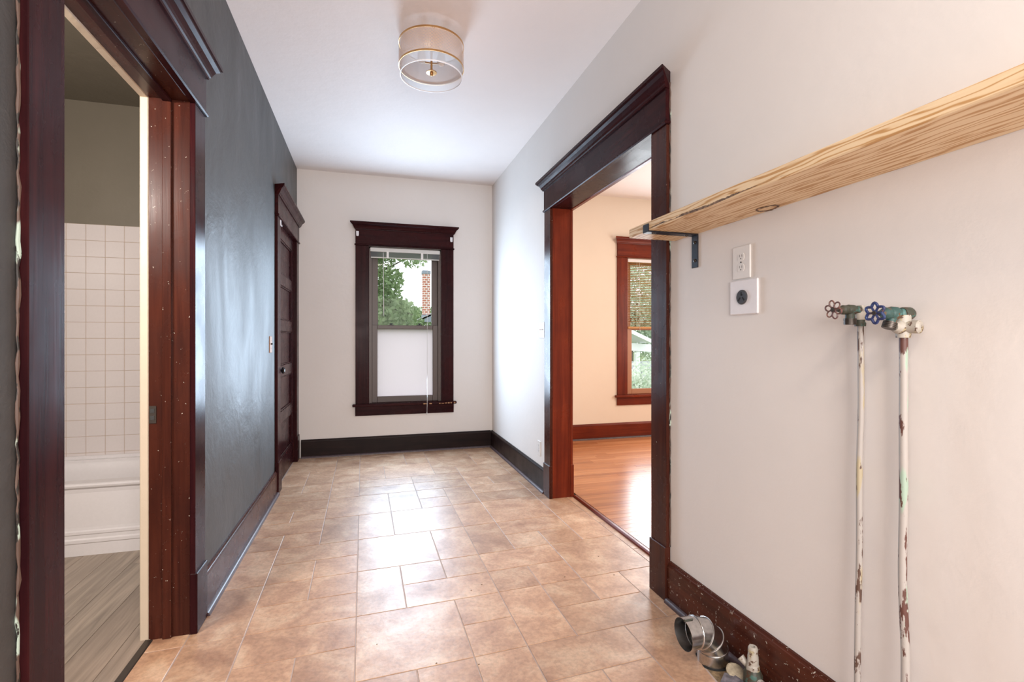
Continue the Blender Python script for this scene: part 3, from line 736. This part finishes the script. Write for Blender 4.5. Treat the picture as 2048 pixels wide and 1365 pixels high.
# ------------------------------------------------------------------ water pipes and hose valves
def petal_wheel(parent, c, ax, Rr, mat, nm=6, blue=False):
    c = Vector(c); ax = Vector(ax).normalized()
    u = Vector((0, 0, 1)); u = (u-ax*u.dot(ax)).normalized(); w = ax.cross(u)
    m = MB()
    if not blue:
        for k in range(nm):
            a = 2*math.pi*k/nm+.25; d = u*math.cos(a)+w*math.sin(a); e = ax.cross(d)
            pts = [c+d*(Rr*.62)+d*(Rr*.38*math.cos(t))+e*(Rr*.30*math.sin(t)) for t in [2*math.pi*q/14 for q in range(14)]]
            m.tube(pts, .0021, 6, closed=True)
    else:
        pts = []
        for q in range(60):
            a = 2*math.pi*q/60; rr = Rr*(.86+.16*math.cos(nm*a)); pts.append(c+(u*math.cos(a)+w*math.sin(a))*rr)
        m.tube(pts, .0034, 8, closed=True)
        for k in range(nm):
            a = 2*math.pi*k/nm+math.pi/nm; d = u*math.cos(a)+w*math.sin(a)
            m.cyl(c, c+d*Rr*.74, .0028, n=8)
    m.build('handwheel', mat, parent)
    MB().cyl(c-ax*.004, c+ax*.005, .006, .005, 14).build('wheel_screw', M['dkmetal'], parent)
def bib(loc, Y0, wheelmat, bodymat, blue, label, tilt):
    X0, Z0 = XR-.035, (1.266 if blue else 1.281)
    r = root('hose_valve', (X0-.05, Y0, Z0), label, 'valve')
    prof = [(.010, 0), (.0115, .004), (.0115, .010), (.0085, .014), (.0085, .022), (.0145, .026), (.0150, .042), (.0120, .048), (.0128, .052), (.0128, .062), (.0085, .066), (.0060, .078)]
    if blue: prof = [(a*1.15, b) for a, b in prof]
    MB().lathe([(a, -b) for a, b in prof], (X0, Y0, Z0), 'x', 20).build('body', bodymat, r)
    MB().cyl((X0-.076, Y0, Z0), (X0-.096, Y0, Z0), .004, n=10).build('stem', M['dkmetal'], r)
    petal_wheel(r, (X0-.094, Y0, Z0), (-1, 0, -.05), .0250, wheelmat, 6, blue)
    d = Vector((-.35 if blue else 0, .25*tilt, -1)).normalized(); p = Vector((X0-.036, Y0, Z0-.008))
    MB().cyl(p, p+d*.016, .0115, .012, 18).build('spout', bodymat, r)
    m = MB(); q = p+d*.015
    for k in range(4): m.cyl(q+d*(k*.0042), q+d*(k*.0042+.0030), .0155, .0155, 20).cyl(q+d*(k*.0042+.0028), q+d*(k*.0042+.0044), .0140, .0140, 20)
    m.build('hose_thread', M['dkmetal'], r)
    return r
def pipe_run(Y0, r, mat, sway, label, fitting):
    rt = root('water_pipe', (XR-.04, Y0, 0), label, 'pipe')
    pts = []
    for z, dy, dx in sway: pts.append((XR-.034+dx, Y0+dy, z))
    # smooth with Catmull-Rom
    out = []
    P_ = [Vector(p) for p in pts]
    for i in range(len(P_)-1):
        a, b, c, d = P_[max(i-1, 0)], P_[i], P_[i+1], P_[min(i+2, len(P_)-1)]
        for k in range(6):
            t = k/6; out.append(.5*((2*b)+(c-a)*t+(2*a-5*b+4*c-d)*t*t+(3*b-a-3*c+d)*t**3))
    out.append(P_[-1])
    MB().tube(out, r, 14).build('riser', mat, rt)
    fitting(rt, Y0)
    return rt
def fit1(rt, Y0):
    x = XR-.035
    MB().lathe([(.0135, 0), (.0140, .008), (.0115, .012), (.0118, .026)], (x, Y0, 1.237), 'z', 18).build('coupling', M['verdigris'], rt)
    MB().tube([(x, Y0, 1.255), (x, Y0, 1.269), (x, Y0, 1.283)], [.012, .0135, .013], 16).lathe([(.013, -.004), (.0135, .010), (.0115, .018), (.010, .032)], (x, Y0, 1.281), 'x', 16).build('elbow', M['crust'], rt)
    MB().lathe([(.0155, 0), (.0155, .008), (.012, .012)], (x-.006, Y0, 1.281), 'x', 6).build('hex_nut', M['crust'], rt)
def fit2(rt, Y0):
    x = XR-.035
    MB().tube([(x, Y0, 1.205), (x, Y0, 1.225), (x, Y0, 1.262)], [.0155, .0175, .0165], 18).build('tee', M['crust'], rt)
    MB().tube([(x, Y0, 1.232), (x+.004, Y0-.036, 1.232), (x+.005, Y0-.040, 1.232)], [.0155, .0165, .012], 18).build('side_plug', M['crust'], rt)
    MB().lathe([(.0175, 0), (.0175, -.012), (.012, -.018), (.011, -.026)], (x-.006, Y0, 1.232), 'x', 18).build('front_plug', M['crust'], rt)
    MB().lathe([(.015, -.006), (.0165, .0), (.0165, .020), (.013, .027)], (x, Y0, 1.266), 'x', 18).build('elbow', M['verdigris'], rt)
pipe_run(1.040, .0078, M['pipe'], [(0, -.004, -.012), (.25, -.001, -.012), (.45, .002, -.006), (.62, .003, 0), (.85, .006, .004), (1.0, .003, .006), (1.13, .001, .003), (1.25, 0, 0)], 'thin water pipe with flaking white paint below the brown wheel valve', fit1)
pipe_run(.926, .0095, M['pipe2'], [(0, -.016, -.014), (.25, -.014, -.014), (.42, -.010, -.008), (.6, .001, -.002), (.8, .001, .002), (.95, .003, .004), (1.1, .001, .002), (1.21, 0, 0)], 'water pipe with mint and brown peeling paint below the blue wheel valve', fit2)
bib(None, 1.040, M['wheel_red'], M['verdigris'], False, 'corroded hose valve with a brown flower-shaped handwheel', 0)
bib(None, .926, M['wheel_blue'], M['verdigris2'], True, 'teal corroded hose valve with a blue handwheel', .4)

# ------------------------------------------------------------------ dryer vent elbow, drain and debris at the floor cut-out
HX, HY = 1.236, 1.572
tag(MB().poly([(1.165, 1.36), (1.30, 1.36), (1.30, 1.655), (1.225, 1.645), (1.19, 1.60)], -.0025, -.0012).build('subfloor_patch', M['subfloor']), 'exposed dusty subfloor where the vinyl is cut away', 'subfloor', kind='structure')
dv = root('vent_elbow', (HX, HY, 0), 'shiny galvanised dryer vent elbow rising from the floor', 'vent duct')
RD = .055; RB = .082; z0 = .036
cen = Vector((HX-RB, HY, z0))
def arc(a): return cen+Vector((RB*math.cos(a), 0, RB*math.sin(a)))
ang = [R(0), R(30), R(60), R(90)]
node_pts = [Vector((HX, HY, -.012)), arc(R(8)), arc(R(34)), arc(R(64)), arc(R(88)), Vector((HX-RB-.045, HY, z0+RB-.001))]
def mring(i, r, n=36):
    p = node_pts[i]
    t = (node_pts[min(i+1, len(node_pts)-1)]-node_pts[max(i-1, 0)]).normalized()
    u = Vector((0, 1, 0)); w = t.cross(u)
    return [p+(u*math.cos(2*math.pi*k/n)+w*math.sin(2*math.pi*k/n))*r for k in range(n)]
for i in range(len(node_pts)-1):
    ra, rb = (RD, RD) if i < 4 else (RD, RD+.002)
    m = MB(); th = .0012
    o0, o1, i0, i1 = mring(i, ra), mring(i+1, rb), mring(i, ra-th), mring(i+1, rb-th)
    m.rings([i0, o0, o1, i1, i0], True, False, True); m.build('duct_section', M['galv'], dv, sharp=30)
    if 0 < i < 5:
        m = MB(); p = node_pts[i]; rr = mring(i, ra+.0005); m.tube(rr, .0024, 8, closed=True); m.build('duct_bead', M['galv'], dv)
tp = node_pts[-1]+Vector((.012, -.012, RD+.002))
MB().tube([tp+Vector((-.012, 0, 0)), tp+Vector((.020, 0, .001))], .0026, 8).cyl(tp+Vector((-.013, 0, 0)), tp+Vector((-.016, 0, 0)), .0048, n=8).build('clamp_screw', M['verdigris'], dv)
tag(MB().lathe([(.060, 0), (.063, 0), (.061, .001), (.057, .0008)], (HX, HY, -.0012), 'z', 36).build('vent_hole_rim', M['dark']), 'dark gap around the vent hole in the floor', 'hole', kind='structure')

dr = root('drain_fitting', (1.268, 1.405, 0), 'crusty capped drain pipe stub beside the scuffed baseboard', 'pipe fitting')
rnd = random.Random(6)
def crusty(prof, c, name, mat, n=18, amp=.06):
    rs = []
    for r, h in prof: rs.append([Vector(c)+Vector((r*(1+rnd.uniform(-amp, amp))*math.cos(2*math.pi*k/n), r*(1+rnd.uniform(-amp, amp))*math.sin(2*math.pi*k/n), h)) for k in range(n)])
    MB().rings(rs).build(name, mat, dr)
crusty([(.027, 0), (.030, .012), (.030, .052), (.025, .062), (.021, .070)], (1.268, 1.405, 0), 'valve_body', M['verdigris'])
crusty([(.022, .066), (.022, .080), (.0175, .086), (.018, .112), (.0155, .118), (.0155, .140), (.013, .145), (.007, .145), (.007, .138)], (1.268, 1.405, 0), 'stub', M['crust'], amp=.04)
MB().tube([(1.268, 1.405, .038), (1.272, 1.36, .036), (1.275, 1.30, .034), (1.276, 1.12, .030)], .014, 14).build('side_pipe', M['pipe2'], dr)
MB().tube([(1.262, 1.425, .070), (1.252, 1.445, .088)], [.010, .013], 12).build('lug', M['crust'], dr)
m = MB(); ring = []
for k in range(16):
    a = 2*math.pi*k/16; ring.append((.030*math.cos(a)*(1+.08*math.sin(3*a)), .036*math.sin(a)))
c0 = Vector((1.252, 1.468, .004)); u = Vector((1, .1, .15)).normalized(); v = Vector((-.1, 1, .28)).normalized(); w = u.cross(v)
m.rings([[c0+u*p[0]*s_+v*p[1]*s_+w*h+Vector((0, 0, .012)) for p in ring] for s_, h in ((1, 0), (1, .006), (.85, .009))], True, True, False)
tag(m.build('cement_lump', M['cement']), 'beige flat lump of cement beside the drain stub', 'debris')
m = MB()
pa = [(1.178, 1.458), (1.215, 1.482), (1.238, 1.452), (1.250, 1.400), (1.255, 1.350), (1.190, 1.345), (1.183, 1.40)]
m.rings([[(x, y, z) for (x, y), z in zip(pa, (.002, .012, .016, .014, .010, .004, .002))], [(x, y, z+.004) for (x, y), z in zip(pa, (.002, .012, .016, .014, .010, .004, .002))]], True, True, False)
tag(m.build('scrap_piece', M['scrap']), 'blue-grey scrap of sheet lying by the vent elbow', 'debris')

rnd = random.Random(17)
for fx, fy in ((0.47, 2.33), (0.53, 2.37), (0.95, 2.33), (1.22, 2.50), (1.20, 2.28), (0.39, 1.79), (0.24, 1.84), (0.03, 2.02)):
    r_ = rnd.uniform(.0022, .004); m = MB()
    m.rings([[(fx+r_*q*math.cos(a_)*(1+.3*math.sin(2*a_+fx)), fy+r_*q*.8*math.sin(a_), z_) for a_ in [2*math.pi*i/8 for i in range(8)]] for q, z_ in ((1, 0.0002), (.9, .0012), (.4, .002))])
    tag(m.build('dirt_crumb', M['bark']), 'tiny dark crumb of dirt on the vinyl floor', 'crumb', 'dark crumbs on the vinyl floor')

# ------------------------------------------------------------------ bathroom: tile field and tub
P_T = .1095; tx0 = -1.82; tz0 = 1.975
tf = root('tile_surround', (-1.6, BY1, .42), 'white square glazed tile surround above the bathtub', 'tile wall', kind='structure')
MB().box(BX0, XL2, BY1-.006, BY1, .36, tz0).build('grout_bed', M['tilegrout'], tf)
proto = MB().box(-P_T/2+.0013, P_T/2-.0013, -.0035, .0015, -P_T/2+.0013, P_T/2-.0013, .0016).build('tile', M['walltile'], tf)
first = True
c_ = -5
while tx0+(c_)*P_T < XL2:
    xa, xb = max(tx0+c_*P_T, BX0), min(tx0+(c_+1)*P_T, XL2)
    for r_ in range(15):
        zc = tz0-(r_+.5)*P_T
        if xb-xa < .02: continue
        if xb-xa < P_T-.001:
            MB().box(xa+.0013, xb-.0013, BY1-.0095, BY1-.0045, zc-P_T/2+.0013, zc+P_T/2-.0013, .0016).build('tile', M['walltile'], tf); continue
        o = proto if first else proto.copy()
        if not first: col.objects.link(o); o.parent = tf
        first = False
        o.location = Vector(((xa+xb)/2, BY1-.006, zc-P_T/2+.0013))-Vector(tf['w'])
    c_ += 1
tb = root('bathtub', (-1.61, 3.62, 0), 'white enamel alcove bathtub with ribbed apron', 'bathtub')
ty0, ty1, zr = 3.275, BY1-.007, .405
mTub = lambda a, n, z: (a, ty0+.02-n, z)
prof = [(.000, .004), (.006, .004), (.006, .070), (.011, .076), (.011, .092), (.006, .100), (.006, .118), (.011, .124), (.011, .138), (.006, .145), (.004, .160), (.002, .350), (.006, .372), (.018, .384), (.021, .394), (.018, .402), (.008, zr), (-.02, zr), (-.02, .004)]
MB().prism(prof, BX0+.002, XL2-.002, mTub).build('apron', M['porcelain'], tb)
def sring(x0, x1, y0, y1, z, e=4.0, n=40):
    cx, cy, hx, hy = (x0+x1)/2, (y0+y1)/2, (x1-x0)/2, (y1-y0)/2; out = []
    for k in range(n):
        a = 2*math.pi*k/n; ca, sa = math.cos(a), math.sin(a)
        out.append((cx+hx*math.copysign(abs(ca)**(2/e), ca), cy+hy*math.copysign(abs(sa)**(2/e), sa), z))
    return out
a, b = BX0+.002, XL2-.002
rs = [sring(a, b, ty0+.04, ty1, .380, 60), sring(a, b, ty0+.04, ty1, zr, 60), sring(a+.07, b-.07, ty0+.085, ty1-.055, zr, 6), sring(a+.085, b-.085, ty0+.10, ty1-.07, zr-.02, 5), sring(a+.13, b-.16, ty0+.13, ty1-.10, .10, 4), sring(a+.2, b-.25, ty0+.2, ty1-.17, .075, 4)]
m = MB().rings(rs, True, False, True)
m.bm.verts.ensure_lookup_table(); f = m.bm.faces.new(m.bm.verts[-40:]); f.smooth = True
m.build('basin', M['porcelain'], tb, sharp=40)
MB().box(a, b, ty1-.018, ty1, .380, .425, .006).build('rear_flange', M['porcelain'], tb)

# ------------------------------------------------------------------ outdoors
gm = paint('lawn', (0.13, 0.18, 0.06), 0.9, 0.3, 0.3)
tag(MB().box(-30, 45, YB+.3, 70, -1.2, -.9).build('ground', gm), 'grassy yard outside the windows', 'ground', kind='structure')
def leafmat(name, a, b):
    m, t, bs = nt(name); v = coords(t); n = noise(t, v, 1.7, 4); r = ramp(t, n.outputs['Fac'], [(0.3, a), (0.7, b)])
    t.links.new(r.outputs[0], bs.inputs['Base Color']); bs.inputs['Roughness'].default_value = .6
    tr = node(t, 'ShaderNodeBsdfTranslucent'); t.links.new(r.outputs[0], tr.inputs[0]); mx = node(t, 'ShaderNodeMixShader'); mx.inputs[0].default_value = .4
    t.links.new(bs.outputs[0], mx.inputs[1]); t.links.new(tr.outputs[0], mx.inputs[2]); t.links.new(mx.outputs[0], t.nodes['Material Output'].inputs['Surface'])
    return m
M['leafA'] = leafmat('tree_leaves', (0.16, 0.24, 0.11), (0.34, 0.44, 0.22))
M['leafB'] = leafmat('pale_leaves', (0.46, 0.56, 0.42), (0.74, 0.82, 0.68))
M['flower'] = leafmat('white_blossom', (0.7, 0.75, 0.62), (0.95, 0.95, 0.9))
M['trunk'] = plain('tree_bark', (0.12, 0.09, 0.07), 0.9, vary=.4)
def tree(loc, lobes, label, mat, seed, size, trunk_top, branches):
    rnd = random.Random(seed); r = root('tree', loc, label, 'tree')
    MB().tube([loc, (loc[0]+.1, loc[1], loc[2]+1.2), trunk_top], [.22, .18, .12], 10).build('trunk', M['trunk'], r)
    for b_ in branches: MB().tube([trunk_top, ((trunk_top[0]+b_[0])/2, (trunk_top[1]+b_[1])/2, (trunk_top[2]+b_[2])/2+.15), b_], [.07, .045, .012], 7).build('branch', M['trunk'], r)
    V, F = [], []
    for cx, cy, cz, rx, ry, rz, n in lobes:
        for _ in range(n):
            while True:
                d = Vector((rnd.uniform(-1, 1), rnd.uniform(-1, 1), rnd.uniform(-1, 1)))
                if d.length <= 1: break
            p = Vector((cx+d.x*rx, cy+d.y*ry, cz+d.z*rz)); s_ = size*rnd.uniform(.6, 1.3)
            a_ = Vector((rnd.gauss(0, 1), rnd.gauss(0, 1), rnd.gauss(0, 1))).normalized(); b__ = a_.cross(Vector((rnd.gauss(0, 1), rnd.gauss(0, 1), rnd.gauss(0, 1)))).normalized()
            k = len(V); V += [p-a_*s_, p+b__*s_*.5, p+a_*s_, p-b__*s_*.5]; F.append((k, k+1, k+2, k+3))
    me = bpy.data.meshes.new('foliage'); me.from_pydata([v-Vector(loc) for v in V], [], F); me.materials.append(mat)
    o = bpy.data.objects.new('foliage', me); col.objects.link(o); o.parent = r; o['kind'] = 'stuff'
tree((-.9, 14, -.9), [(-.4, 14, 3.3, .75, .9, .9, 1700), (.2, 14, 1.6, .9, 1.0, 1.1, 2600), (.35, 13.8, 3.7, .75, .7, .42, 800), (.85, 14.2, 1.55, .65, .8, .85, 1500), (.50, 14, 2.75, .42, .6, .6, 750), (1.15, 13.6, 3.35, .36, .4, .22, 120), (-.6, 14, 1.0, 1.0, 1, 1.6, 1500), (.3, 13.5, 4.6, 1.4, 1.0, .7, 1500)],
     'leafy green tree outside the end window', M['leafA'], 3, .075, (-.7, 14, 2.2), [(.3, 14, 2.6), (.9, 14, 3.4), (-.3, 14, 3.4), (1.2, 14.2, 1.9), (.1, 13.8, 3.6)])
tree((10.6, 19, -.9), [(11.2, 19, 3.0, 1.9, 1.2, 1.9, 4500), (12.2, 19.5, 1.6, 1.5, 1.0, 1.3, 2500), (9.4, 20, 2.2, 1.2, 1.2, 1.6, 2200)],
     'pale green tree behind the next room\'s blinds', M['leafB'], 9, .10, (10.8, 19, 2.0), [(11.4, 19, 3.2), (12.2, 19.4, 2.2), (9.6, 19.8, 2.6)])
tree((2.7, 41, -.9), [(2.6, 41, 2.5, 1.7, 1.5, 1.9, 3800), (4.6, 42, 2.3, 1.8, 1.5, 1.7, 2500), (1.0, 42, 2.6, 1.5, 1.5, 2.2, 2500)],
     'distant green tree behind the chimney house', M['leafA'], 31, .14, (2.7, 41, 2.0), [(3.4, 41, 3.2), (1.8, 41, 3.4)])
# neighbouring house with chimney
def brickmat():
    m, t, b = nt('chimney_brick'); v = coords(t); br_ = node(t, 'ShaderNodeTexBrick'); t.links.new(v.outputs[0], br_.inputs['Vector'])
    mp = v; mp.inputs['Rotation'].default_value = (R(90), 0, 0)
    br_.inputs['Color1'].default_value = rgb(.38, .12, .08); br_.inputs['Color2'].default_value = rgb(.48, .20, .14); br_.inputs['Mortar'].default_value = rgb(.75, .70, .66)
    br_.inputs['Scale'].default_value = 1.0; br_.inputs['Brick Width'].default_value = .24; br_.inputs['Row Height'].default_value = .13; br_.inputs['Mortar Size'].default_value = .018
    t.links.new(br_.outputs['Color'], b.inputs['Base Color']); b.inputs['Roughness'].default_value = .9; return m
M['brick'] = brickmat(); M['shingle'] = plain('grey_shingles', (.42, .42, .44), .9, vary=.3); M['siding'] = plain('pale_siding', (.6, .62, .64), .7); M['flash'] = plain('grey_flashing', (.22, .25, .30), .6)
ho = root('neighbour_house', (4.2, 31, -.9), 'neighbouring house with shingled roof and tall brick chimney', 'house')
MB().box(1.4, 7.0, 28.6, 34, -.9, 1.75).build('wall', M['siding'], ho)
m = MB(); m.rings([[(.9, y, 1.55), (4.2, y, 3.05), (7.5, y, 1.55), (7.5, y, 1.43), (4.2, y, 2.93), (.9, y, 1.43)] for y in (28.0, 34.5)], True, True, False); m.build('roof', M['shingle'], ho)
for k in range(7):
    f0 = k/7; x0 = .95+3.25*f0; z0_ = 1.56+1.48*f0
    m = MB(); m.rings([[(x0, y, z0_+.03), (x0+.48, y, z0_+.03+.218), (x0+.48, y, z0_+.205), (x0, y, z0_-.01)] for y in (27.95, 34.4)], True, True, False); m.build('shingle_course', M['shingle'], ho)
ch = MB().box(2.90, 3.30, 28.05, 28.45, 2.30, 5.0).build('chimney', M['brick'], ho)
MB().box(2.86, 3.34, 28.01, 28.49, 4.90, 5.10, .02).build('chimney_cap', M['flash'], ch)
MB().box(2.86, 3.36, 28.00, 28.50, 2.20, 2.62, .01).build('flashing', M['flash'], ch)
# white porch seen below the honey blind
M['whitewood'] = plain('white_painted_wood', (.85, .86, .86), .6)
po = root('porch', (9.0, 14.5, -.9), 'white painted porch with sloping roof in the yard', 'porch')
for x in (8.22, 10.6): MB().box(x-.07, x+.07, 14.0, 14.14, -.9, 1.0, .01).build('post', M['whitewood'], po)
m = MB(); m.rings([[(x, 13.95, z-.14), (x, 14.2, z-.14), (x, 14.2, z+.10), (x, 13.95, z+.10)] for x, z in ((7.6, 1.02), (11.0, .80))], True, True, False); m.build('beam', M['whitewood'], po)
m = MB(); m.rings([[(7.2, y, 1.75), (8.45, y, 1.22), (8.45, y, 1.10), (7.2, y, 1.63)] for y in (13.6, 16.5)], True, True, False); m.build('roof', M['whitewood'], po)
for k in range(14): MB().box(7.4+k*.26, 7.64+k*.26, 15.9, 15.96, -.9, .42, .005).build('wall_board', M['siding'], po)
rnd = random.Random(21); sr = root('flowering_shrub', (7.6, 11.6, -.9), 'white flowering shrub in front of the porch', 'shrub')
V, F = [], []
for _ in range(1500):
    d = Vector((rnd.gauss(0, .33), rnd.gauss(0, .3), rnd.gauss(0, .28))); p = Vector((6.95, 11.6, .02))+d; s_ = .05*rnd.uniform(.6, 1.3)
    a_ = Vector((rnd.gauss(0, 1), rnd.gauss(0, 1), rnd.gauss(0, 1))).normalized(); b__ = a_.cross(Vector((rnd.gauss(0, 1), rnd.gauss(0, 1), .3))).normalized()
    k = len(V); V += [p-a_*s_, p+b__*s_*.6, p+a_*s_, p-b__*s_*.6]; F.append((k, k+1, k+2, k+3))
for nm, mt, sl_ in (('foliage', M['leafB'], slice(0, None, 2)), ('blossom', M['flower'], slice(1, None, 2))):
    fs = F[sl_]; vv = [V[i]-Vector((7.6, 11.6, -.9)) for f_ in fs for i in f_]
    me = bpy.data.meshes.new(nm); me.from_pydata(vv, [], [tuple(range(4*i, 4*i+4)) for i in range(len(fs))]); me.materials.append(mt)
    o = bpy.data.objects.new(nm, me); col.objects.link(o); o.parent = sr; o['kind'] = 'stuff'
for k in range(5): MB().tube([(6.95+rnd.uniform(-.1, .1), 11.6, -.9), (6.95+rnd.uniform(-.3, .3), 11.6+rnd.uniform(-.2, .2), .05)], .012, 6).build('stem', M['trunk'], sr)

for o in bpy.data.objects:
    if 'w' in o: del o['w']
bpy.context.view_layer.update()
